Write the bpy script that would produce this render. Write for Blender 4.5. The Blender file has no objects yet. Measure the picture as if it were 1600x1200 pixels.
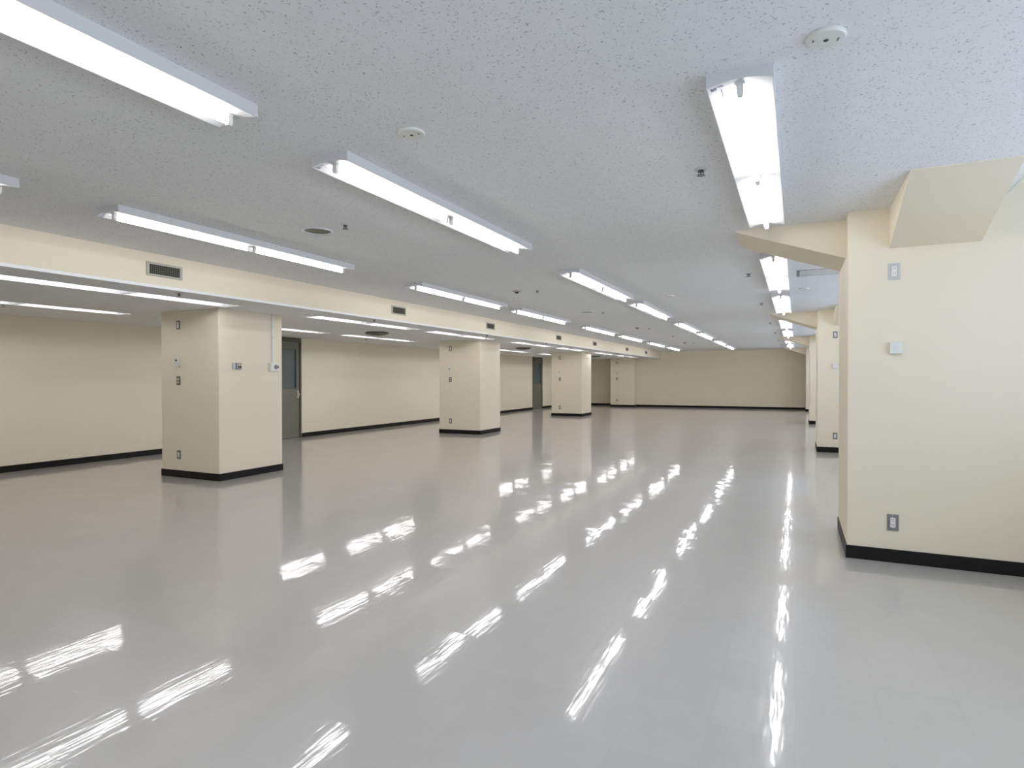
import bpy, bmesh, math, random
from mathutils import Vector, Matrix
random.seed(7)
scene = bpy.context.scene
COL = scene.collection
PI = math.pi

# ------------------------------------------------------------------ dimensions (metres)
ZC, ZL = 2.591, 2.276            # main ceiling, lowered ceiling
XL, XB = -10.30, -5.76           # left wall, bulkhead face
XW, XE = 1.95, 1.268             # window wall, edge of the main ceiling
YB, YF = -2.6, 28.35             # wall behind the viewpoint, far wall
ZP = 2.90                        # blind pocket ceiling by the windows

# ------------------------------------------------------------------ materials
def new_mat(name):
    m = bpy.data.materials.new(name); m.use_nodes = True
    nt = m.node_tree
    return m, nt, nt.nodes['Principled BSDF']

def simple(name, col, rough=0.5, metal=0.0, spec=0.5, noise=0.0, nscale=20.0, bump=0.0):
    m, nt, b = new_mat(name)
    b.inputs['Base Color'].default_value = (*col, 1)
    b.inputs['Roughness'].default_value = rough
    b.inputs['Metallic'].default_value = metal
    b.inputs['Specular IOR Level'].default_value = spec
    if noise or bump:
        tc = nt.nodes.new('ShaderNodeTexCoord')
        n = nt.nodes.new('ShaderNodeTexNoise'); n.inputs['Scale'].default_value = nscale
        n.inputs['Detail'].default_value = 4
        nt.links.new(tc.outputs['Object'], n.inputs['Vector'])
        if noise:
            r = nt.nodes.new('ShaderNodeMapRange')
            r.inputs['To Min'].default_value = 1 - noise; r.inputs['To Max'].default_value = 1 + noise
            nt.links.new(n.outputs['Fac'], r.inputs['Value'])
            mx = nt.nodes.new('ShaderNodeVectorMath'); mx.operation = 'SCALE'
            mx.inputs[0].default_value = col
            nt.links.new(r.outputs['Result'], mx.inputs['Scale'])
            nt.links.new(mx.outputs['Vector'], b.inputs['Base Color'])
        if bump:
            bp = nt.nodes.new('ShaderNodeBump'); bp.inputs['Strength'].default_value = bump
            bp.inputs['Distance'].default_value = 0.002
            nt.links.new(n.outputs['Fac'], bp.inputs['Height'])
            nt.links.new(bp.outputs['Normal'], b.inputs['Normal'])
    return m

M = {}
M['cream'] = simple('cream_wall_paint', (0.80, 0.725, 0.575), 0.6, spec=0.25, noise=0.02, nscale=1.3, bump=0.0)
M['white'] = simple('white_enamel', (0.62, 0.63, 0.64), 0.4, noise=0.01, nscale=3)
M['offwhite'] = simple('off_white_plastic', (0.74, 0.74, 0.69), 0.45, noise=0.02, nscale=8)
M['black'] = simple('black_vinyl', (0.009, 0.0085, 0.007), 0.5, spec=0.2, noise=0.1, nscale=5)
M['door'] = simple('olive_grey_door_paint', (0.150, 0.147, 0.112), 0.35, noise=0.04, nscale=2)
M['doorframe'] = simple('dark_olive_frame_paint', (0.085, 0.080, 0.060), 0.4, noise=0.04, nscale=3)
M['glass'] = simple('frosted_dark_glass', (0.075, 0.105, 0.10), 0.28, spec=0.6, noise=0.1, nscale=4)
M['chrome'] = simple('satin_chrome', (0.72, 0.72, 0.70), 0.25, metal=1.0, noise=0.03, nscale=9)
M['plate'] = simple('dull_grey_plate', (0.20, 0.197, 0.185), 0.4, metal=0.0, noise=0.04, nscale=30)
M['platelight'] = simple('pale_steel_plate', (0.50, 0.515, 0.52), 0.35, metal=0.0, noise=0.03, nscale=30)
M['bronze'] = simple('brownish_plate', (0.12, 0.10, 0.07), 0.4, noise=0.04, nscale=30)
M['dark'] = simple('dark_recess', (0.012, 0.012, 0.010), 0.7, noise=0.1, nscale=20)
M['slot'] = simple('dark_slot', (0.03, 0.03, 0.03), 0.6, noise=0.1, nscale=20)
M['ventframe'] = simple('grey_beige_vent_frame', (0.40, 0.39, 0.335), 0.45, noise=0.03, nscale=12)
M['ventfin'] = simple('grey_vent_fin', (0.17, 0.165, 0.13), 0.5, noise=0.03, nscale=12)
M['diffuser'] = simple('grey_beige_diffuser', (0.23, 0.215, 0.165), 0.45, noise=0.05, nscale=9)
M['speaker'] = simple('speaker_mesh', (0.20, 0.195, 0.15), 0.55, noise=0.06, nscale=400)
M['steel'] = simple('dull_sprinkler_metal', (0.13, 0.14, 0.14), 0.35, metal=0.6, noise=0.05, nscale=40)
M['seam'] = simple('grey_seam', (0.22, 0.25, 0.27), 0.6, noise=0.04, nscale=20)
M['ink'] = simple('blue_grey_ink', (0.16, 0.17, 0.24), 0.6, noise=0.03, nscale=50)
M['alu'] = simple('white_edge_trim', (0.80, 0.81, 0.80), 0.35, noise=0.02, nscale=6)
M['led'] = simple('ivory_socket', (0.78, 0.78, 0.74), 0.35, noise=0.02, nscale=20)

def tube_mat():
    m = bpy.data.materials.new('lit_fluorescent_tube'); m.use_nodes = True
    nt = m.node_tree; nt.nodes.clear()
    o = nt.nodes.new('ShaderNodeOutputMaterial'); e = nt.nodes.new('ShaderNodeEmission')
    e.inputs['Color'].default_value = (0.985, 0.965, 0.975, 1); e.inputs['Strength'].default_value = TUBE
    nt.links.new(e.outputs[0], o.inputs['Surface'])
    m.cycles.emission_sampling = 'FRONT'
    return m
TUBE = 20.0
M['tube'] = tube_mat()

def ceiling_mat():
    m, nt, b = new_mat('flecked_mineral_board')
    N, L = nt.nodes, nt.links
    tc = N.new('ShaderNodeTexCoord')
    # short irregular worm-hole flecks
    n0 = N.new('ShaderNodeTexNoise'); n0.inputs['Scale'].default_value = 34; n0.inputs['Detail'].default_value = 2
    L.new(tc.outputs['Object'], n0.inputs['Vector'])
    mp = N.new('ShaderNodeVectorMath'); mp.operation = 'MULTIPLY_ADD'
    mp.inputs[1].default_value = (0.03, 0.03, 0.03)
    L.new(n0.outputs['Color'], mp.inputs[0]); L.new(tc.outputs['Object'], mp.inputs[2])
    v = N.new('ShaderNodeTexNoise'); v.inputs['Scale'].default_value = 85; v.inputs['Detail'].default_value = 3.0
    v.inputs['Roughness'].default_value = 0.62
    L.new(mp.outputs['Vector'], v.inputs['Vector'])
    r = N.new('ShaderNodeMapRange'); r.interpolation_type = 'SMOOTHSTEP'
    r.inputs['From Min'].default_value = 0.325; r.inputs['From Max'].default_value = 0.405
    L.new(v.outputs['Fac'], r.inputs['Value'])
    n2 = N.new('ShaderNodeTexNoise'); n2.inputs['Scale'].default_value = 16; n2.inputs['Detail'].default_value = 5
    L.new(tc.outputs['Object'], n2.inputs['Vector'])
    r2 = N.new('ShaderNodeMapRange'); r2.inputs['To Min'].default_value = 0.96; r2.inputs['To Max'].default_value = 1.04
    L.new(n2.outputs['Fac'], r2.inputs['Value'])
    mix = N.new('ShaderNodeMix'); mix.data_type = 'RGBA'
    mix.inputs['A'].default_value = (0.44, 0.45, 0.46, 1); mix.inputs['B'].default_value = (0.82, 0.83, 0.83, 1)
    L.new(r.outputs['Result'], mix.inputs['Factor'])
    sc = N.new('ShaderNodeVectorMath'); sc.operation = 'SCALE'
    L.new(mix.outputs['Result'], sc.inputs[0]); L.new(r2.outputs['Result'], sc.inputs['Scale'])
    L.new(sc.outputs['Vector'], b.inputs['Base Color'])
    b.inputs['Roughness'].default_value = 0.9; b.inputs['Specular IOR Level'].default_value = 0.1
    bp = N.new('ShaderNodeBump'); bp.inputs['Strength'].default_value = 0.35; bp.inputs['Distance'].default_value = 0.003
    L.new(r.outputs['Result'], bp.inputs['Height']); L.new(bp.outputs['Normal'], b.inputs['Normal'])
    return m
M['ceiling'] = ceiling_mat()

def floor_mat():
    m, nt, b = new_mat('waxed_grey_floor_tile')
    N, L = nt.nodes, nt.links
    tc = N.new('ShaderNodeTexCoord')
    T = 0.305
    sc = N.new('ShaderNodeVectorMath'); sc.operation = 'SCALE'; sc.inputs['Scale'].default_value = 1 / T
    L.new(tc.outputs['Object'], sc.inputs[0])
    fl = N.new('ShaderNodeVectorMath'); fl.operation = 'FLOOR'; L.new(sc.outputs[0], fl.inputs[0])
    fr = N.new('ShaderNodeVectorMath'); fr.operation = 'FRACTION'; L.new(sc.outputs[0], fr.inputs[0])
    wn = N.new('ShaderNodeTexWhiteNoise'); wn.noise_dimensions = '2D'; L.new(fl.outputs[0], wn.inputs['Vector'])
    # tile colour: hardly varying cool grey with a fine mottle
    no = N.new('ShaderNodeTexNoise'); no.inputs['Scale'].default_value = 9; no.inputs['Detail'].default_value = 6
    L.new(tc.outputs['Object'], no.inputs['Vector'])
    a1 = N.new('ShaderNodeMapRange'); a1.inputs['To Min'].default_value = 0.95; a1.inputs['To Max'].default_value = 1.05
    L.new(no.outputs['Fac'], a1.inputs['Value'])
    a2 = N.new('ShaderNodeMapRange'); a2.inputs['To Min'].default_value = 0.985; a2.inputs['To Max'].default_value = 1.015
    L.new(wn.outputs['Value'], a2.inputs['Value'])
    mu = N.new('ShaderNodeMath'); mu.operation = 'MULTIPLY'
    L.new(a1.outputs[0], mu.inputs[0]); L.new(a2.outputs[0], mu.inputs[1])
    # seams: distance to nearest tile edge
    ab = N.new('ShaderNodeVectorMath'); ab.operation = 'SUBTRACT'; ab.inputs[1].default_value = (0.5, 0.5, 0.5)
    L.new(fr.outputs[0], ab.inputs[0])
    aa = N.new('ShaderNodeVectorMath'); aa.operation = 'ABSOLUTE'; L.new(ab.outputs[0], aa.inputs[0])
    se = N.new('ShaderNodeSeparateXYZ'); L.new(aa.outputs[0], se.inputs[0])
    mxm = N.new('ShaderNodeMath'); mxm.operation = 'MAXIMUM'
    L.new(se.outputs['X'], mxm.inputs[0]); L.new(se.outputs['Y'], mxm.inputs[1])
    sm = N.new('ShaderNodeMapRange'); sm.interpolation_type = 'SMOOTHSTEP'
    sm.inputs['From Min'].default_value = 0.4955; sm.inputs['From Max'].default_value = 0.4985
    L.new(mxm.outputs[0], sm.inputs['Value'])
    sd = N.new('ShaderNodeMapRange'); sd.inputs['To Min'].default_value = 1.0; sd.inputs['To Max'].default_value = 0.93
    L.new(sm.outputs[0], sd.inputs['Value'])
    mu2 = N.new('ShaderNodeMath'); mu2.operation = 'MULTIPLY'
    L.new(mu.outputs[0], mu2.inputs[0]); L.new(sd.outputs[0], mu2.inputs[1])
    col = N.new('ShaderNodeVectorMath'); col.operation = 'SCALE'; col.inputs[0].default_value = FLOORCOL
    L.new(mu2.outputs[0], col.inputs['Scale']); L.new(col.outputs[0], b.inputs['Base Color'])
    # wax film: slow waves, brushed ripples, small per-tile tilt and dished tile edges
    w1 = N.new('ShaderNodeTexNoise'); w1.inputs['Scale'].default_value = 3.2; w1.inputs['Detail'].default_value = 1.0
    L.new(tc.outputs['Object'], w1.inputs['Vector'])
    mpg = N.new('ShaderNodeMapping'); mpg.inputs['Scale'].default_value = (3.5, 0.45, 1.0)
    L.new(tc.outputs['Object'], mpg.inputs['Vector'])
    w2 = N.new('ShaderNodeTexNoise'); w2.inputs['Scale'].default_value = 11; w2.inputs['Detail'].default_value = 1.0
    w2.inputs['Roughness'].default_value = 0.5
    L.new(mpg.outputs[0], w2.inputs['Vector'])
    h1 = N.new('ShaderNodeMath'); h1.operation = 'MULTIPLY'; h1.inputs[1].default_value = 0.6
    L.new(w1.outputs['Fac'], h1.inputs[0])
    h2 = N.new('ShaderNodeMath'); h2.operation = 'MULTIPLY_ADD'; h2.inputs[1].default_value = 0.38
    L.new(w2.outputs['Fac'], h2.inputs[0]); L.new(h1.outputs[0], h2.inputs[2])
    dd = N.new('ShaderNodeVectorMath'); dd.operation = 'DOT_PRODUCT'
    L.new(ab.outputs[0], dd.inputs[0]); L.new(ab.outputs[0], dd.inputs[1])
    cu = N.new('ShaderNodeMapRange'); cu.inputs['To Min'].default_value = -1.0; cu.inputs['To Max'].default_value = 2.2
    L.new(wn.outputs['Value'], cu.inputs['Value'])
    h3 = N.new('ShaderNodeMath'); h3.operation = 'MULTIPLY_ADD'
    L.new(dd.outputs['Value'], h3.inputs[0]); L.new(cu.outputs[0], h3.inputs[1]); L.new(h2.outputs[0], h3.inputs[2])
    h4 = N.new('ShaderNodeMath'); h4.operation = 'MULTIPLY_ADD'; h4.inputs[1].default_value = -0.05
    L.new(sm.outputs[0], h4.inputs[0]); L.new(h3.outputs[0], h4.inputs[2])
    bp = N.new('ShaderNodeBump'); bp.inputs['Strength'].default_value = 1.0; bp.inputs['Distance'].default_value = 0.0011
    L.new(h4.outputs[0], bp.inputs['Height'])
    tl = N.new('ShaderNodeVectorMath'); tl.operation = 'SUBTRACT'; tl.inputs[1].default_value = (0.5, 0.5, 0.5)
    L.new(wn.outputs['Color'], tl.inputs[0])
    ts = N.new('ShaderNodeVectorMath'); ts.operation = 'MULTIPLY_ADD'; ts.inputs[1].default_value = (0.007, 0.006, 0.0)
    L.new(tl.outputs[0], ts.inputs[0]); L.new(bp.outputs['Normal'], ts.inputs[2])
    nn = N.new('ShaderNodeVectorMath'); nn.operation = 'NORMALIZE'; L.new(ts.outputs[0], nn.inputs[0])
    L.new(nn.outputs[0], b.inputs['Normal'])
    # roughness with worn patches
    rr = N.new('ShaderNodeMapRange'); rr.inputs['To Min'].default_value = 0.285; rr.inputs['To Max'].default_value = 0.32
    L.new(no.outputs['Fac'], rr.inputs['Value']); L.new(rr.outputs[0], b.inputs['Roughness'])
    b.inputs['IOR'].default_value = 1.5
    b.inputs['Coat Weight'].default_value = 0.72; b.inputs['Coat Roughness'].default_value = 0.055
    L.new(nn.outputs[0], b.inputs['Coat Normal'])
    return m
FLOORCOL = (0.465, 0.45, 0.425)
M['floor'] = floor_mat()

def window_glass():
    m = bpy.data.materials.new('clear_window_glass'); m.use_nodes = True
    nt = m.node_tree; nt.nodes.clear()
    o = nt.nodes.new('ShaderNodeOutputMaterial'); mx = nt.nodes.new('ShaderNodeMixShader')
    t = nt.nodes.new('ShaderNodeBsdfTransparent'); t.inputs['Color'].default_value = (0.93, 0.96, 0.95, 1)
    g = nt.nodes.new('ShaderNodeBsdfGlossy'); g.inputs['Roughness'].default_value = 0.02
    lw = nt.nodes.new('ShaderNodeLayerWeight'); lw.inputs['Blend'].default_value = 0.5
    pw = nt.nodes.new('ShaderNodeMath'); pw.operation = 'POWER'; pw.inputs[1].default_value = 5.0
    f = nt.nodes.new('ShaderNodeMath'); f.operation = 'MULTIPLY_ADD'; f.inputs[1].default_value = 0.9; f.inputs[2].default_value = 0.04
    nt.links.new(lw.outputs['Facing'], pw.inputs[0]); nt.links.new(pw.outputs[0], f.inputs[0])
    nt.links.new(f.outputs[0], mx.inputs[0]); nt.links.new(t.outputs[0], mx.inputs[1])
    nt.links.new(g.outputs[0], mx.inputs[2]); nt.links.new(mx.outputs[0], o.inputs['Surface'])
    return m
M['pane'] = window_glass()

# ------------------------------------------------------------------ mesh helpers
class MB:
    def __init__(s): s.bm = bmesh.new()
    def box(s, x0, x1, y0, y1, z0, z1):
        v = [s.bm.verts.new((x, y, z)) for x in (x0, x1) for y in (y0, y1) for z in (z0, z1)]
        for f in ((0,1,3,2),(4,6,7,5),(0,4,5,1),(2,3,7,6),(0,2,6,4),(1,5,7,3)):
            s.bm.faces.new([v[i] for i in f])
        return s
    def prism(s, prof, axis, a, b):
        """closed 2-D profile swept from a to b; axis 'x' takes (y,z), 'y' takes (x,z), 'z' takes (x,y)"""
        def P(p, t):
            return {'x': (t, p[0], p[1]), 'y': (p[0], t, p[1]), 'z': (p[0], p[1], t)}[axis]
        A = [s.bm.verts.new(P(p, a)) for p in prof]; B = [s.bm.verts.new(P(p, b)) for p in prof]
        n = len(prof)
        for i in range(n):
            s.bm.faces.new((A[i], A[(i+1) % n], B[(i+1) % n], B[i]))
        s.bm.faces.new(A[::-1]); s.bm.faces.new(B)
        return s
    def lathe(s, prof, cx=0, cy=0, n=24, axis='z'):
        """profile of (r, t) points turned about an axis through (cx, cy)"""
        rings = []
        for r, t in prof:
            if r < 1e-6:
                q = {'z': (cx, cy, t), 'y': (cx, t, cy), 'x': (t, cx, cy)}[axis]
                rings.append([s.bm.verts.new(q)])
            else:
                ring = []
                for i in range(n):
                    c, d = r*math.cos(2*PI*i/n), r*math.sin(2*PI*i/n)
                    q = {'z': (cx+c, cy+d, t), 'y': (cx+c, t, cy+d), 'x': (t, cx+c, cy+d)}[axis]
                    ring.append(s.bm.verts.new(q))
                rings.append(ring)
        for R0, R1 in zip(rings, rings[1:]):
            for i in range(n):
                if len(R0) == 1 and len(R1) == 1: break
                if len(R0) == 1: s.bm.faces.new((R0[0], R1[i], R1[(i+1) % n]))
                elif len(R1) == 1: s.bm.faces.new((R0[i], R0[(i+1) % n], R1[0]))
                else: s.bm.faces.new((R0[i], R0[(i+1) % n], R1[(i+1) % n], R1[i]))
        return s
    def build(s, name, mat, parent=None, loc=(0,0,0), bevel=0.0, smooth=False):
        bmesh.ops.recalc_face_normals(s.bm, faces=s.bm.faces[:])
        me = bpy.data.meshes.new(name); s.bm.to_mesh(me); s.bm.free()
        me.materials.append(M[mat] if isinstance(mat, str) else mat)
        if smooth:
            for p in me.polygons: p.use_smooth = True
            try: me.set_sharp_from_angle(angle=math.radians(40))
            except Exception: pass
        o = bpy.data.objects.new(name, me); COL.objects.link(o); o.location = loc
        if parent: o.parent = parent
        if bevel:
            bv = o.modifiers.new('bevel', 'BEVEL'); bv.width = bevel; bv.segments = 2; bv.limit_method = 'ANGLE'
        return o

def tag(o, label=None, cat=None, group=None, kind=None):
    if label: o['label'] = label
    if cat: o['category'] = cat
    if group: o['group'] = group
    if kind: o['kind'] = kind
    return o

def empty(name, loc, label, cat, group=None, kind=None, rz=0):
    o = bpy.data.objects.new(name, None); COL.objects.link(o)
    o.location = loc; o.rotation_euler = (0, 0, rz); o.empty_display_size = 0.05
    return tag(o, label, cat, group, kind)

CH = {}
def kids(o):
    if o.name not in CH: CH[o.name] = [c for c in bpy.data.objects if c.parent == o]
    return CH[o.name]

def copy_thing(src, loc, label, group=None, rz=None):
    r = src.copy(); COL.objects.link(r); r.location = loc; r['label'] = label
    if group: r['group'] = group
    if rz is not None: r.rotation_euler = (0, 0, rz)
    for ch in kids(src):
        c = ch.copy(); COL.objects.link(c); c.parent = r
        for g in kids(ch):
            d = g.copy(); COL.objects.link(d); d.parent = c
    return r

def struct(o, label=None, cat=None):
    return tag(o, label, cat, kind='structure')

# ------------------------------------------------------------------ room shell
struct(MB().box(XL-.2, XW+.2, YB-.2, YF+1.2, -0.12, 0).build('floor', 'floor'))
struct(MB().box(XB, XE, YB, YF, ZC, ZC+.10).build('ceiling', 'ceiling'))
# blind pocket between ceiling edge and windows
mb = MB(); mb.box(XE, XW+.15, YB, YF, ZP, ZP+.1); mb.box(XE-.02, XE, YB, YF, ZC+.10, ZP+.1)
struct(mb.build('ceiling_pocket', 'offwhite'))
struct(MB().box(XE, XE+.012, YB, YF, ZC-.004, ZC+.10).build('trim_1', 'alu'))

# lowered ceiling with openings for the recessed lights
ROW_A, ROW_B = -6.53, -8.69
LOW_Y = [2.80, 6.83, 10.0, 13.93, 17.1, 20.88, 23.95]
LOW_L, LOW_W = 2.62, 0.30
mb = MB()
edges = [XL, ROW_B-LOW_W/2, ROW_B+LOW_W/2, ROW_A-LOW_W/2, ROW_A+LOW_W/2, XB-.02]
for i in range(5):
    x0, x1 = edges[i], edges[i+1]
    if i in (1, 3):
        y = YB
        for s in LOW_Y:
            mb.box(x0, x1, y, s, ZL, ZL+.02); y = s+LOW_L
        mb.box(x0, x1, y, YF+1, ZL, ZL+.02)
    else:
        mb.box(x0, x1, YB, YF+1, ZL, ZL+.02)
struct(mb.build('ceiling_lower', 'ceiling'))
struct(MB().box(XL, XB-.1, YB, YF+1, ZL+.16, ZL+.2).build('ceiling_void', 'dark'))
# bulkhead between the two ceilings, with its white bottom edge
struct(MB().box(XB-.02, XB, YB, YF, ZL, ZC+.1).build('wall_bulkhead', 'cream'))
struct(MB().prism([(XB-.05, ZL), (XB-.05, ZL-.004), (XB-.02, ZL-.022), (XB+.003, ZL-.022), (XB+.003, ZL+.006), (XB, ZL+.006), (XB, ZL)], 'y', YB, YF).build('trim_2', 'alu'))

D1 = (9.50, 10.41)               # near door in the left wall
D2 = (23.80, 24.92)              # far door
mb = MB()
for y0, y1 in ((YB-.2, D1[0]), (D1[1], D2[0]), (D2[1], YF+1.2)):
    mb.box(XL-.2, XL, y0, y1, 0, ZL)
mb.box(XL-.2, XL, YB-.2, YF+1.2, ZL, ZC+.1)
struct(mb.build('wall_left', 'cream'))
struct(MB().box(-7.2, XW+.2, YF, YF+.2, 0, ZP+.1).build('wall_far', 'cream'))
struct(MB().box(XL-.2, -7.2, YF+.75, YF+.95, 0, ZL+.02).build('wall_far_recess', 'cream'))
WBX = (-0.9, 1.8)                # window in the wall behind the viewpoint
mb = MB().box(XL-.2, WBX[0], YB-.2, YB, 0, ZP+.1).box(WBX[1], XW+.2, YB-.2, YB, 0, ZP+.1)
mb.box(WBX[0], WBX[1], YB-.2, YB, 0, .6).box(WBX[0], WBX[1], YB-.2, YB, 2.5, ZP+.1)
struct(mb.build('wall_back', 'cream'))
wb = struct(MB().box(WBX[0]+.03, WBX[1]-.03, YB-.11, YB-.104, .63, 2.47).build('window_5', 'pane'))
mb = MB().box(WBX[0], WBX[1], YB-.13, YB-.08, .6, .65).box(WBX[0], WBX[1], YB-.13, YB-.08, 2.45, 2.5)
for t in range(3):
    xx = WBX[0]+.025 + (WBX[1]-WBX[0]-.05)*t/2; mb.box(xx-.025, xx+.025, YB-.13, YB-.08, .65, 2.45)
mb.build('window_frame', 'alu', wb)

def skirt(name, segs):
    mb = MB()
    for (x0, x1, y0, y1) in segs: mb.box(x0, x1, y0, y1, 0, .096)
    struct(mb.build(name, 'black', bevel=.002))
b = .007
skirt('baseboard_left', [(XL, XL+b, YB, D1[0]), (XL, XL+b, D1[1], D2[0]), (XL, XL+b, D2[1], YF+.75)])
skirt('baseboard_far', [(-6.9, 1.9, YF-b, YF), (XL, -7.9, YF+.75-b, YF+.75)])

# window wall on the right (its windows lie between the pillars, outside the frame of the photo)
BAYS = [(-2.2, 4.85), (6.45, 12.0), (13.6, 19.35), (20.95, 26.6)]
mb = MB(); x0, x1 = XW, XW+.15
mb.box(x0, x1, YB, YF, 0, .85); mb.box(x0, x1, YB, YF, 2.80, ZP)
y = YB
for a, c in BAYS:
    mb.box(x0, x1, y, a, .85, 2.80); y = c
mb.box(x0, x1, y, YF, .85, 2.80)
struct(mb.build('wall_right', 'cream'))
for k, (a, c) in enumerate(BAYS):
    w = struct(MB().box(XW+.06, XW+.066, a+.04, c-.04, .89, 2.76).build('window_%d' % (k+1), 'pane'))
    mb = MB()
    for t in range(5):
        yy = a + (c-a)*t/4
        mb.box(XW+.04, XW+.09, max(a, yy-.025), min(c, yy+.025), .85, 2.80)
    mb.box(XW+.04, XW+.09, a, c, .85, .90); mb.box(XW+.04, XW+.09, a, c, 2.75, 2.80)
    mb.build('window_frame', 'alu', w)

# ------------------------------------------------------------------ pillars
def ring(mb, x0, x1, y0, y1):
    mb.box(x0-b, x1+b, y0-b, y0, 0, .096); mb.box(x0-b, x1+b, y1, y1+b, 0, .096)
    mb.box(x0-b, x0, y0, y1, 0, .096); mb.box(x1, x1+b, y0, y1, 0, .096)
    return mb
PR_Y = [5.153, 12.30, 19.68, 26.95]
PRX0, PRX1 = 0.346, XW
rl = ['nearest window-side pillar filling the right edge, sloped soffit on its face',
      'second window-side pillar, half hidden behind the nearest right-hand pillar',
      'third window-side pillar, a narrow strip beside the second right-hand pillar',
      'last window-side pillar, standing just before the far wall on the right']
for k, y0 in enumerate(PR_Y):
    y1 = y0+1.0
    p = struct(MB().box(PRX0, PRX1, y0, y1, 0, ZP).build('pillar', 'cream', bevel=.006), 'cream painted ' + rl[k], 'pillar')
    p['group'] = 'window-side pillars'
    ring(MB(), PRX0, PRX1, y0, y1).build('baseboard', 'black', p)
    # tapered transverse haunch under the ceiling, and the wide soffit on the near face
    MB().prism([(PRX0, ZC), (PRX0, 2.292), (-.472, ZC-.012), (-.472, ZC)], 'y', y0+.245, y0+.90).build('haunch', 'cream', p)
    MB().prism([(y0, ZC), (y0, 2.296), (y0-.893, ZC-.006), (y0-.893, ZC)], 'x', .611, 1.155).build('sloped_soffit', 'cream', p)
PL_Y = [5.474, 12.68, 20.22, 27.85]
PLX0, PLX1 = -8.0, -6.85
ll = ['nearest square pillar of the left row, two boxes and a conduit on its right side',
      'second square pillar of the left row, in the middle distance',
      'third square pillar of the left row, just right of the far door',
      'half pillar built against the far wall at the end of the left row']
PL = []
for k, y0 in enumerate(PL_Y):
    y1 = y0+1.07 if k < 3 else YF+.75
    p = struct(MB().box(PLX0, PLX1, y0, y1, 0, ZL).build('pillar', 'cream', bevel=.006), 'cream ' + ll[k], 'pillar')
    p['group'] = 'left row of pillars'
    mb = MB()
    if k < 3: ring(mb, PLX0, PLX1, y0, y1)
    else: mb.box(PLX0-b, PLX1+b, y0-b, y0, 0, .096); mb.box(PLX1, PLX1+b, y0, YF, 0, .096); mb.box(PLX0-b, PLX0, y0, y1, 0, .096)
    mb.build('baseboard', 'black', p)

# ------------------------------------------------------------------ doors in the left wall (local: x out of wall, y along wall)
def door(name, y0, y1, label, closer, gl, gr, gz0, gz1):
    d = empty(name, (XL, y0, 0), label, 'door', kind='structure')
    w = y1-y0; top = ZL
    f = MB(); f.box(-.12, .012, 0, .045, 0, top-.002); f.box(-.12, .012, w-.045, w, 0, top-.002); f.box(-.12, .012, .045, w-.045, top-.105, top-.002)
    f.build('door_frame', 'doorframe', d, bevel=.003)
    lf = MB()                                                       # leaf with a real opening for its window
    t0, t1 = -.055, -.012
    g0, g1 = gl, gr
    lf.box(t0, t1, .048, g0, .012, top-.108); lf.box(t0, t1, g1, w-.048, .012, top-.108)
    lf.box(t0, t1, g0, g1, .012, gz0); lf.box(t0, t1, g0, g1, gz1, top-.108)
    leaf = lf.build('door_leaf', 'door', d)
    gb = MB(); s = .02
    gb.box(t1-.004, t1+.006, g0-s, g1+s, gz0-s, gz0); gb.box(t1-.004, t1+.006, g0-s, g1+s, gz1, gz1+s)
    gb.box(t1-.004, t1+.006, g0-s, g0, gz0, gz1); gb.box(t1-.004, t1+.006, g1, g1+s, gz0, gz1)
    gb.build('glazing_bead', 'doorframe', leaf)
    MB().box(-.042, -.034, g0, g1, gz0, gz1).build('glass_pane', 'glass', leaf)
    # recessed lower panel outline
    MB().box(t1-.002, t1+.002, .12, w-.16, .16, .90).build('lower_panel', 'door', leaf, bevel=.002)
    h = MB()
    h.box(t1, t1+.008, w-.115, w-.068, .90, 1.08)
    h.lathe([(0, t1+.052), (.019, t1+.05), (.027, t1+.04), (.026, t1+.03), (.012, t1+.02), (.012, t1)], w-.091, .99, 16, 'x')
    h.lathe([(0, t1+.016), (.012, t1+.014), (.012, t1)], w-.091, 1.045, 12, 'x')
    h.build('handle', 'chrome', d, smooth=True)
    MB().box(-.12, -.002, .045, w-.045, 0, .006).build('threshold', 'slot', d)
    if closer:
        c = MB(); c.box(t1, t1+.05, .10, .34, top-.185, top-.125)
        c.prism([(t1+.05, .22), (t1+.06, .22), (t1+.16, .52), (t1+.15, .53)], 'z', top-.128, top-.118)
        c.build('door_closer', 'doorframe', d)
    return d
door('door_1', D1[0], D1[1], 'olive grey door with dark glass, half hidden behind the nearest left-row pillar', False, .13, .76, 1.135, 2.0)
door('door_2', D2[0], D2[1], 'olive grey door with dark glass in the far left wall, beside the third pillar', True, .17, .95, 1.12, 2.0)

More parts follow.
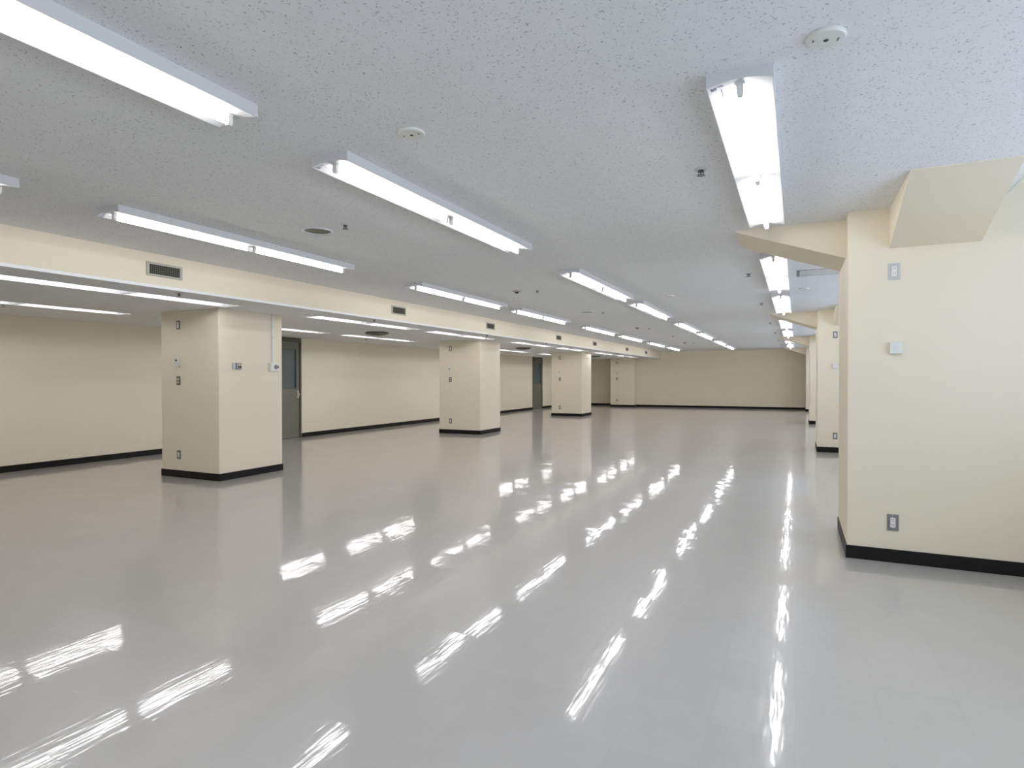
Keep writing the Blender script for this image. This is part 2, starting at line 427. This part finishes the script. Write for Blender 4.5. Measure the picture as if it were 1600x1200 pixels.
# ------------------------------------------------------------------ surface-mounted fluorescent fittings
FL, FW, FH = 2.53, 0.255, 0.056
def make_fixture():
    root = empty('fluorescent_light', (0,0,ZC), 'x', 'ceiling light')
    h = FL/2
    prof = [(-FW/2, 0), (-FW/2, -FH), (-FW/2+.004, -FH)]
    n = 10
    for i in range(1, n):                                           # shallow concave reflector
        t = i/n; x = -FW/2+.004 + t*(FW-.008)
        prof.append((x, -FH + .019*(1-(2*t-1)**2)))
    prof += [(FW/2-.004, -FH), (FW/2, -FH), (FW/2, 0)]
    MB().prism(prof, 'y', -h, h).build('reflector_housing', 'white', root)
    zt = -FH-.014                                                   # tube axis
    for s in (-1, 1):
        c = s*.625
        t = MB().lathe([(0, c-.575), (.011, c-.575), (.0155, c-.568), (.0155, c+.568), (.011, c+.575), (0, c+.575)], 0, zt, 10, 'y')
        t.build('fluorescent_tube', 'tube', root, smooth=True)
        for e in (-1, 1):
            y = c+e*.589
            k = MB()
            k.prism([(-.013, -FH+.017), (-.013, zt-.008), (-.008, zt-.019), (.008, zt-.019), (.013, zt-.008), (.013, -FH+.017)], 'y', y-.011, y+.011)
            k.box(-.018, .018, y-.014, y+.014, -FH+.012, -FH+.022)
            k.build('lamp_socket', 'offwhite', root)
    # printed rating marks at the near left corner
    m = MB(); z = lambda x: -FH + .019*(1-(2*((x+FW/2-.004)/(FW-.008))-1)**2)
    def mark(x0, x1, y0, y1):
        zz = min(z(x0), z(x1)); m.box(x0, x1, y0, y1, zz-.0012, zz+.0015)
    yb = -h
    mark(-.074, -.0715, yb+.055, yb+.125)
    for x, y, wx, wy in ((-.112,.018,.006,.012),(-.104,.024,.008,.006),(-.094,.020,.004,.010),(-.084,.016,.003,.010),(-.078,.018,.003,.009),(-.072,.016,.004,.012),(-.066,.020,.003,.008),
                         (-.110,.036,.010,.003),(-.097,.037,.006,.003)):
        mark(x, x+wx, yb+y, yb+y+wy)
    m.build('rating_label', 'ink', root)
    return root
proto = make_fixture()
ORD = ['nearest', 'second', 'third', 'fourth', 'fifth', 'sixth', 'seventh', 'eighth']
ROW_R, ROW_M, ROW_L = -0.212, -2.340, -4.490
first = True
rows = [(ROW_R, [-.72, 2.58, 6.46, 9.6, 13.45, 16.65, 20.3, 23.5], 'hung along the window-side pillars', 'fluorescent lights along the window-side pillars'),
        (ROW_M, [-.55, 2.58, 6.46, 9.6, 13.45, 16.65, 20.3, 23.5], 'in the middle row of the main ceiling', 'fluorescent lights in the middle row'),
        (ROW_L, [-.46, 2.67, 6.50, 9.62, 13.47, 16.65, 20.3, 23.5], 'in the row beside the bulkhead grilles', 'fluorescent lights beside the bulkhead')]
for X, ys, where, grp in rows:
    n = len(ys)
    for k, y in enumerate(ys):
        j = k-1 if X == ROW_R else k                                # the first of the pillar row hangs above the viewpoint
        rank = 'overhead' if j < 0 else 'farthest' if k == n-1 else ORD[j]
        extra = ', outside the photo' if j < 0 else ', cropped' if y < 0 else ''
        lab = '%s lit white twin-tube fluorescent light %s%s' % (rank, where, extra)
        loc = (X, y+FL/2, ZC)
        if first:
            proto.location = loc; proto['label'] = lab; proto['group'] = grp; first = False
        else:
            copy_thing(proto, loc, lab, grp)

# ------------------------------------------------------------------ recessed lights of the lowered ceiling
def make_recessed():
    root = empty('recessed_light', (0,0,ZL), 'x', 'ceiling light')
    h = LOW_L/2; w = LOW_W/2; t = .003; H = .085; wi = w-.05
    g = .0015
    prof = [(-w-.012, -.003), (-w+t, -.003), (-wi, H-t), (wi, H-t), (w-t, -.003), (w+.012, -.003), (w+.012, -.0005), (w-g, -.0005), (wi+t, H), (-wi-t, H), (-w+g, -.0005), (-w-.012, -.0005)]
    p = MB().prism(prof, 'y', -h+g, h-g)
    # end plates slope like the sides
    for s in (-1, 1):
        p.prism([(s*(h-g), -.003), (s*(h-.045), H-t), (s*(h-.042), H), (s*(h-g), 0)], 'x', -w+.004, w-.004)
        p.prism([(s*(h-.002), -.003), (s*(h+.012), -.003), (s*(h+.012), -.0005), (s*(h-.002), -.0005)], 'x', -w-.012, w+.012)
    p.prism([(-.040, H-t), (-.010, -.002), (.010, -.002), (.040, H-t)], 'x', -w+.006, w-.006)
    p.build('recessed_housing', 'white', root)
    MB().box(-w+.006, w-.006, -.004, .004, -.0032, -.0021).build('joint_strip', 'seam', root)
    zt = .036
    for s in (-1, 1):
        c = s*.655
        MB().lathe([(0, c-.575), (.011, c-.575), (.0155, c-.567), (.0155, c+.567), (.011, c+.575), (0, c+.575)], 0, zt, 10, 'y').build('fluorescent_tube', 'tube', root, smooth=True)
        for e in (-1, 1):
            y = c+e*.588
            MB().prism([(-.013, H-.002), (-.013, zt-.008), (-.008, zt-.019), (.008, zt-.019), (.013, zt-.008), (.013, H-.002)], 'y', y-.010, y+.010).build('lamp_socket', 'offwhite', root)
    return root
rproto = make_recessed(); first = True
# flags: which openings the photo shows something of
for X, use, where, grp in ((ROW_A, range(7), 'in the lowered ceiling next to the bulkhead', 'recessed lights next to the bulkhead'),
                           (ROW_B, range(7), 'in the lowered ceiling near the left wall', 'recessed lights near the left wall')):
    for k in use:
        lab = '%s recessed linear light %s' % ('farthest' if k == 6 else ORD[k], where)
        loc = (X, LOW_Y[k]+LOW_L/2, ZL)
        if first:
            rproto.location = loc; rproto['label'] = lab; rproto['group'] = grp; first = False
        else:
            copy_thing(rproto, loc, lab, grp)

# ------------------------------------------------------------------ supply grilles on the bulkhead (local: x out of the face)
def make_vent():
    r = empty('vent_grille', (XB,0,2.435), 'x', 'air vent')
    w, h, f = .19, .068, .022
    fr = MB()
    def bar(y0, y1, z0, z1): fr.box(0, .012, y0, y1, z0, z1)
    bar(-w, w, h-f, h); bar(-w, w, -h, -h+f); bar(-w, -w+f*1.3, -h+f, h-f); bar(w-f*1.3, w, -h+f, h-f)
    fr.build('vent_frame', 'ventframe', r, bevel=.003)
    MB().box(0, .002, -w+.02, w-.02, -h+.015, h-.015).build('vent_cavity', 'dark', r)
    g = MB()
    yi, zi = w-f*1.3, h-f
    for i in range(1, 16):
        y = -yi+2*yi*i/16; g.box(.006, .010, y-.0016, y+.0016, -zi, zi)
    for i in range(1, 5):
        z = -zi+2*zi*i/5; g.box(.003, .006, -yi, yi, z-.0016, z+.0016)
    tag(g.build('grille_fins', 'ventfin', r), 'crossed dark grey fins')
    return r
v = make_vent()
VY = [3.98, 7.92, 11.11, 15.08, 18.26, 22.24, 25.42]
for k, y in enumerate(VY):
    lab = '%s rectangular grey air grille set in the cream bulkhead' % ('farthest' if k == 6 else ORD[k])
    if k == 0: v.location = (XB, y, 2.435); v['label'] = lab; v['group'] = 'air grilles along the bulkhead'
    else: copy_thing(v, (XB, y, 2.435), lab, 'air grilles along the bulkhead')

# ------------------------------------------------------------------ round air diffusers in the lowered ceiling
def make_diffuser():
    r = empty('round_air_vent', (0,0,ZL), 'x', 'air vent')
    MB().lathe([(.315, -.0004), (.315, -.006), (.27, -.014), (.235, -.018), (.235, -.0004)], n=40).build('flange', 'offwhite', r, smooth=True)
    for i, (ro, z) in enumerate(((.235, -.045), (.185, -.058), (.13, -.068), (.07, -.074))):
        MB().lathe([(ro, z), (ro-.012, z-.006), (ro-.05, z+.03), (ro-.048, z+.034), (ro-.006, z+.008), (ro, z)], n=36).build('diffuser_cone', 'diffuser', r, smooth=True)
    MB().lathe([(.02, -.0004), (.02, -.055), (.03, -.06), (0, -.062)], n=16).build('hub', 'diffuser', r, smooth=True)
    MB().lathe([(0, -.001), (.225, -.001), (.225, -.003), (0, -.003)], n=32).build('throat', 'dark', r)
    return r
d = make_diffuser()
for k, (x, y) in enumerate(((-7.48, 9.57), (-7.33, 16.25), (-7.42, 23.6))):
    lab = '%s round grey-brown air diffuser in the lowered ceiling' % (('nearest', 'middle', 'farthest')[k])
    if k == 0: d.location = (x, y, ZL); d['label'] = lab; d['group'] = 'round air diffusers'
    else: copy_thing(d, (x, y, ZL), lab, 'round air diffusers')

# ------------------------------------------------------------------ sprinkler heads
def make_sprinkler():
    r = empty('sprinkler_head', (0,0,ZC), 'x', 'sprinkler')
    MB().lathe([(.040, -.0003), (.040, -.003), (.033, -.009), (.020, -.010), (.020, -.0003)], n=20).build('escutcheon', 'white', r, smooth=True)
    MB().lathe([(.011, -.0003), (.011, -.022), (.007, -.026), (0, -.026)], n=12).build('nozzle', 'steel', r, smooth=True)
    fr = MB()
    fr.prism([(-.018, -.012), (-.013, -.012), (-.010, -.040), (-.004, -.046), (-.006, -.050), (-.014, -.042)], 'y', -.003, .003)
    fr.prism([(.018, -.012), (.013, -.012), (.010, -.040), (.004, -.046), (.006, -.050), (.014, -.042)], 'y', -.003, .003)
    fr.lathe([(.0035, -.024), (.0035, -.048), (0, -.048)], n=8)
    fr.build('sprinkler_frame', 'steel', r)
    dd = MB().lathe([(0, -.048), (.018, -.048), (.018, -.0505), (0, -.0505)], n=16)
    for i in range(8):
        a = i*PI/4; c, s = math.cos(a), math.sin(a)
        q = [(c*.016 - s*.004, s*.016 + c*.004), (c*.016 + s*.004, s*.016 - c*.004), (c*.026 + s*.005, s*.026 - c*.005), (c*.026 - s*.005, s*.026 + c*.005)]
        dd.prism(q, 'z', -.0505, -.049)
    dd.build('deflector', 'steel', r)
    r.scale = (1, 1, .72)
    return r
sp = make_sprinkler()
SPR = [(-.517, 3.72, ZC, 'metal sprinkler head left of the nearest window-side ceiling light'),
       (-3.29, 3.81, ZC, 'small sprinkler head beside the round recessed speaker on the main ceiling'),
       (-3.30, 7.80, ZC, 'small sprinkler head between the two left rows, level with the second grille'),
       (-3.275, 10.9, ZC, 'small sprinkler head between the two left rows, level with the third grille'),
       (-3.285, 14.84, ZC, 'small sprinkler head between the two left rows, level with the fourth grille'),
       (-3.275, 17.94, ZC, 'small sprinkler head between the two left rows, level with the fifth grille'),
       (-3.26, 21.72, ZC, 'farthest small sprinkler head between the two left rows of lights'),
       (-.518, 7.66, ZC, 'sprinkler head left of the second window-side light, past the nearest haunch'),
       (-.527, 10.76, ZC, 'sprinkler head left of the third window-side ceiling light'),
       (-.535, 14.6, ZC, 'sprinkler head left of the fourth window-side ceiling light'),
       (-.522, 17.75, ZC, 'sprinkler head left of the fifth window-side ceiling light'),
       (-.518, 21.45, ZC, 'sprinkler head left of the sixth window-side ceiling light'),
       (-.522, 24.35, ZC, 'farthest sprinkler head along the window-side row of lights'),
       (-6.03, 4.33, ZL, 'sprinkler head under the bulkhead edge, above the nearest left-row pillar'),
       (-8.90, 4.04, ZL, 'sprinkler head near the left wall at the left edge of the photo'),
       (-5.985, 7.59, ZL, 'sprinkler head under the bulkhead edge, between the first two left-row pillars'),
       (-9.03, 11.15, ZL, 'sprinkler head near the left wall, below the nearest round diffuser'),
       (-5.92, 11.27, ZL, 'sprinkler head under the bulkhead edge, above the second left-row pillar'),
       (-8.86, 17.9, ZL, 'sprinkler head near the left wall, right of the second left-row pillar'),
       (-5.91, 14.57, ZL, 'sprinkler head under the bulkhead edge, before the third left-row pillar'),
       (-5.94, 18.33, ZL, 'sprinkler head under the bulkhead edge, above the third left-row pillar'),
       (-5.95, 21.7, ZL, 'farthest sprinkler head under the bulkhead edge, past the third left-row pillar')]
for k, (x, y, z, lab) in enumerate(SPR):
    grp = 'sprinkler heads on the main ceiling' if z == ZC else 'sprinkler heads on the lowered ceiling'
    if k == 0: sp.location = (x, y, z); sp['label'] = lab; sp['group'] = grp
    else: copy_thing(sp, (x, y, z), lab, grp)

# ------------------------------------------------------------------ emergency lamps / detectors on the main ceiling
def make_detector():
    r = empty('smoke_detector', (0,0,ZC), 'x', 'smoke detector')
    MB().lathe([(.066, -.0003), (.066, -.009), (.062, -.013), (.030, -.015), (0, -.015)], n=36).build('detector_body', 'offwhite', r, smooth=True)
    c = MB().lathe([(0, -.017), (.008, -.0165), (.010, -.014), (0, -.014)], n=14)
    c.build('sensor_nub', 'slot', r)
    s = MB()
    s.box(.038, .042, -.010, .010, -.0156, -.013)
    for y in (-.004, .004): s.box(-.046, -.041, y-.002, y+.002, -.0156, -.013)
    s.build('slots', 'slot', r)
    return r
dt = make_detector()
DET = [(.093, 2.47, 'round off-white smoke detector right of the nearest window-side light', .25),
       (-1.757, 2.53, 'round off-white smoke detector above the second middle-row light', .1),
       (-1.725, 9.2, 'faint round smoke detector right of the third middle-row light', 0),
       (.09, 9.25, 'round smoke detector right of the window-side row, past the access hatch', 0)]
for k, (x, y, lab, rz) in enumerate(DET):
    if k == 0: dt.location = (x, y, ZC); dt.rotation_euler.z = rz; dt['label'] = lab; dt['group'] = 'smoke detectors'
    else: copy_thing(dt, (x, y, ZC), lab, 'smoke detectors', rz)

def make_speaker():
    r = empty('ceiling_speaker', (0,0,ZC), 'x', 'speaker')
    MB().lathe([(.128, -.0003), (.128, -.005), (.122, -.011), (.112, -.009), (.108, -.003), (.108, -.0003)], n=40).build('rim', 'white', r, smooth=True)
    MB().lathe([(0, -.0012), (.108, -.0012), (.108, -.0003), (0, -.0003)], n=32).build('speaker_grille', 'speaker', r)
    return r
sk = make_speaker()
SPK = [(-3.635, 3.87, 'round flush beige speaker in the main ceiling, above the second bulkhead-side light'),
       (-3.535, 10.74, 'farther round flush speaker, between the two left rows of lights')]
for k, (x, y, lab) in enumerate(SPK):
    if k == 0: sk.location = (x, y, ZC); sk['label'] = lab; sk['group'] = 'flush ceiling speakers'
    else: copy_thing(sk, (x, y, ZC), lab, 'flush ceiling speakers')

def make_heat():
    r = empty('heat_detector', (0,0,ZC), 'x', 'heat detector')
    MB().lathe([(.062, -.0003), (.062, -.012), (.052, -.018), (.030, -.018), (.030, -.0003)], n=28).build('detector_base', 'ventframe', r, smooth=True)
    MB().lathe([(.030, -.010), (.026, -.034), (.014, -.040), (0, -.040)], n=20).build('detector_cap', 'slot', r, smooth=True)
    return r
ht = make_heat()
HD = [(-3.585, 7.73, 'small dark heat detector by the third bulkhead-side light, nearest of three'),
      (-3.53, 14.62, 'small dark heat detector level with the fourth grille, middle of three'),
      (-3.49, 21.38, 'small dark heat detector near the far wall, farthest of three')]
for k, (x, y, lab) in enumerate(HD):
    if k == 0: ht.location = (x, y, ZC); ht['label'] = lab; ht['group'] = 'heat detectors'
    else: copy_thing(ht, (x, y, ZC), lab, 'heat detectors')

# access hatch in the main ceiling between the first two window-side pillars
hx0, hx1, hy0, hy1 = .0, .50, 7.68, 8.13
h = empty('access_hatch', ((hx0+hx1)/2, (hy0+hy1)/2, ZC), 'flush rectangular access hatch in the main ceiling, left of the nearest right-hand pillar', 'hatch')
w, l = (hx1-hx0)/2, (hy1-hy0)/2
f = MB(); e = .012
f.box(-w, w, -l, -l+e, -.004, 0); f.box(-w, w, l-e, l, -.004, 0); f.box(-w, -w+.03, -l+e, l-e, -.004, 0); f.box(w-e, w, -l+e, l-e, -.004, 0)
f.build('hatch_frame', 'seam', h)
MB().box(-w+.03, w-e, -l+e, l-e, -.003, 0).build('hatch_panel', 'white', h)

# ------------------------------------------------------------------ wall devices, built facing -Y (local origin on the surface)
def outlet(name, mat, ground, label, loc, group=None):
    r = empty(name, loc, label, 'power outlet', group)
    MB().box(-.036, .036, -.006, 0, -.060, .060).build('cover_plate', mat, r, bevel=.002)
    s = MB().box(-.0165, .0165, -.010, -.005, -.036, .036).build('socket_insert', 'led', r, bevel=.002)
    k = MB()
    for zc in (.017, -.019):
        for x in (-.0065, .0065): k.box(x-.0016, x+.0016, -.0104, -.009, zc, zc+.009)
        if ground: k.lathe([(0, -.0104), (.003, -.0104), (.003, -.009), (0, -.009)], 0, zc-.006, 10, 'y')
    k.build('plug_slots', 'slot', s)
    c = MB()
    for zc in (.049, -.049): c.lathe([(0, -.0072), (.003, -.007), (.003, -.005), (0, -.005)], 0, zc, 10, 'y')
    c.build('screws', 'chrome', r)
    return r
def switch(label, loc, group=None, n=2):
    r = empty('light_switch', loc, label, 'switch', group)
    MB().box(-.036, .036, -.006, 0, -.060, .060).build('cover_plate', 'bronze', r, bevel=.002)
    for zc in ((.022, -.022) if n == 2 else (0,)):
        MB().prism([(-.005, -.013), (-.012, -.013), (-.009, .013), (-.005, .013)], 'x', -.012, .012).build('rocker', 'led', r).location = (0, 0, zc)
    return r
def blank(label, loc, group=None, insert='led'):
    r = empty('wall_plate_blank', loc, label, 'wall plate', group)
    r.name = 'mounted_plate'
    MB().box(-.036, .036, -.006, 0, -.060, .060).build('cover_plate', 'bronze', r, bevel=.002)
    MB().box(-.017, .017, -.009, -.005, -.042, .042).build('insert', 'offwhite', r, bevel=.0015)
    return r
def thermostat(label, loc, group=None):
    r = empty('mounted_remote_control', loc, label, 'remote control', group)
    MB().box(-.033, .033, -.024, -.004, -.052, .060).build('remote_body', 'offwhite', r, bevel=.004)
    MB().box(-.022, .012, -.0255, -.0235, .004, .028).build('display', 'slot', r)
    MB().prism([(-.016, -.072), (-.030, -.072), (-.030, -.030), (-.026, -.030), (-.026, -.064), (0, -.064), (0, -.072)], 'x', -.02, .045).build('holder', 'offwhite', r)
    bt = MB()
    for i in range(3): bt.box(-.020+i*.016, -.010+i*.016, -.0255, -.0235, -.022, -.014)
    bt.build('buttons', 'platelight', r)
    return r

pn = ['on the nearest left-row pillar', 'on the second left-row pillar', 'on the third left-row pillar', 'on the half pillar at the far wall']
PT = []
for k, y0 in enumerate(PL_Y):
    x = -7.642 if k == 0 else -7.68
    if k == 0:
        P4 = [blank('narrow brown plate with pale insert, topmost device ' + pn[k], (x, y0, 2.083), 'blank plates on the left row'),
              thermostat('off-white remote control in a holder ' + pn[k], (x-.012, y0, 1.585), 'remote controls on the left row'),
              switch('brown two-rocker light switch ' + pn[k], (x, y0, 1.322), 'light switches on the left row'),
              outlet('power_outlet', 'bronze', False, 'brown power outlet near the floor ' + pn[k], (x, y0, .309), 'floor outlets on the left row')]
    else:
        for s, (o, dx, z, lab) in enumerate(((P4[0], 0, 2.083, 'narrow brown plate with pale insert, topmost device '), (P4[1], -.012, 1.56, 'off-white remote control in a holder '),
                                             (P4[2], 0, 1.32, 'brown two-rocker light switch '), (P4[3], 0, .305, 'brown power outlet near the floor '))):
            copy_thing(o, (x+dx, y0, z), lab + pn[k], o['group'])

# right-hand pillars
outlet('power_outlet', 'platelight', False, 'pale grey power outlet high on the nearest window-side pillar, under the soffit', (.640, PR_Y[0], 2.125))
outlet('power_outlet', 'plate', True, 'dark grey power outlet low on the nearest window-side pillar', (.640, PR_Y[0], .293))
outlet('power_outlet', 'plate', False, 'grey power outlet high on the second window-side pillar', (.630, PR_Y[1], 2.13))
outlet('power_outlet', 'plate', False, 'grey power outlet low on the second window-side pillar', (.634, PR_Y[1], .303))
def sensor(label, loc):
    r = empty('mounted_sensor_box', loc, label, 'sensor')
    MB().box(-.040, .040, -.026, 0, -.042, .042).build('sensor_cover', 'offwhite', r, bevel=.005)
    g = MB()
    for i in range(3): g.box(-.020, .020, -.0266, -.025, -.020+i*.014, -.0185+i*.014)
    g.build('vent_lines', 'platelight', r)
    return r
sensor('small square off-white sensor box at mid height on the nearest window-side pillar', (.652, PR_Y[0], 1.568))
sensor('small square off-white sensor box on the second window-side pillar', (.630, PR_Y[1], 1.57))

# devices on the right side of the nearest left-row pillar (facing +X: turned a quarter)
r = empty('mounted_phone_outlet', (PLX1, 5.752, 1.52), 'horizontal grey-green plate with dark slots, right side of the nearest left-row pillar', 'wall plate', rz=PI/2)
MB().box(-.074, .074, -.012, 0, -.045, .045).build('cover_plate', 'ventframe', r, bevel=.002)
MB().box(-.072, -.030, -.020, -.011, -.043, .043).build('raised_cover', 'platelight', r, bevel=.002)
s = MB(); s.box(-.030, -.010, -.0135, -.011, -.042, .040); s.box(.012, .036, -.0135, -.011, -.024, -.002); s.box(.042, .068, -.0135, -.011, -.024, -.002); s.box(-.016, .070, -.0135, -.011, -.045, -.038)
s.build('dark_slots', 'dark', r)
r = empty('mounted_junction_box', (PLX1, 6.375, 1.517), 'off-white surface box with grey socket, right side of the nearest left-row pillar', 'junction box', rz=PI/2)
MB().box(-.075, .075, -.045, 0, -.060, .060).build('box_body', 'offwhite', r, bevel=.005)
MB().lathe([(0, -.050), (.028, -.050), (.033, -.047), (.033, -.044), (0, -.044)], .015, 0, 20, 'y').build('socket_face', 'plate', r, smooth=True)
s = MB(); s.box(.008, .012, -.0515, -.049, -.008, .008); s.box(.020, .024, -.0515, -.049, -.008, .008); s.box(.050, .066, -.047, -.044, -.016, .018)
s.build('socket_slots', 'slot', r)
r = empty('mounted_conduit', (PLX1, 6.365, 1.578), 'white vertical cable raceway above the surface box on the nearest left-row pillar', 'conduit', rz=PI/2)
MB().box(-.014, .014, -.018, 0, 0, ZL-1.578).build('raceway', 'offwhite', r, bevel=.002)
for z in (.36, .52): MB().box(-.0175, .0175, -.0205, 0, z-.012, z+.012).build('raceway_clip', 'white', r, bevel=.002)

# ------------------------------------------------------------------ daylight outside the windows
w = bpy.data.worlds.new('daylight'); scene.world = w; w.use_nodes = True
bg = w.node_tree.nodes['Background']
bg.inputs['Color'].default_value = (0.69, 0.765, 0.98, 1); bg.inputs['Strength'].default_value = 2.2

# ------------------------------------------------------------------ camera (solved from the photo's vanishing points)
cam = bpy.data.cameras.new('camera'); co = bpy.data.objects.new('camera', cam); COL.objects.link(co)
cam.sensor_fit = 'HORIZONTAL'; cam.sensor_width = 36.0; cam.lens = 938.202/1600*36.0
cam.clip_start = .05; cam.clip_end = 200
R = (0.903725209544862, 0.42811175065506607, -0.0010366215074035848)
Dn = (0.00310112377673281, -0.008967608502540596, -0.9999549815012007)
Fw = (-0.42810177372257696, 0.9036813105009971, -0.009431881402129921)
m3 = Matrix((( R[0], -Dn[0], -Fw[0]), (R[1], -Dn[1], -Fw[1]), (R[2], -Dn[2], -Fw[2])))
co.matrix_world = Matrix.Translation((0, 0, 1.35)) @ m3.to_4x4()
scene.camera = co

# ------------------------------------------------------------------ colour and light transport
vs = scene.view_settings
vs.view_transform = 'Standard'; vs.look = 'None'; vs.gamma = 1.0; vs.use_curve_mapping = False
vs.exposure = 0.55
c = scene.cycles
c.max_bounces = 12; c.diffuse_bounces = 7; c.glossy_bounces = 4; c.transparent_max_bounces = 8
c.use_denoising = True
c.caustics_reflective = False; c.caustics_refractive = False
c.sample_clamp_indirect = 4.0
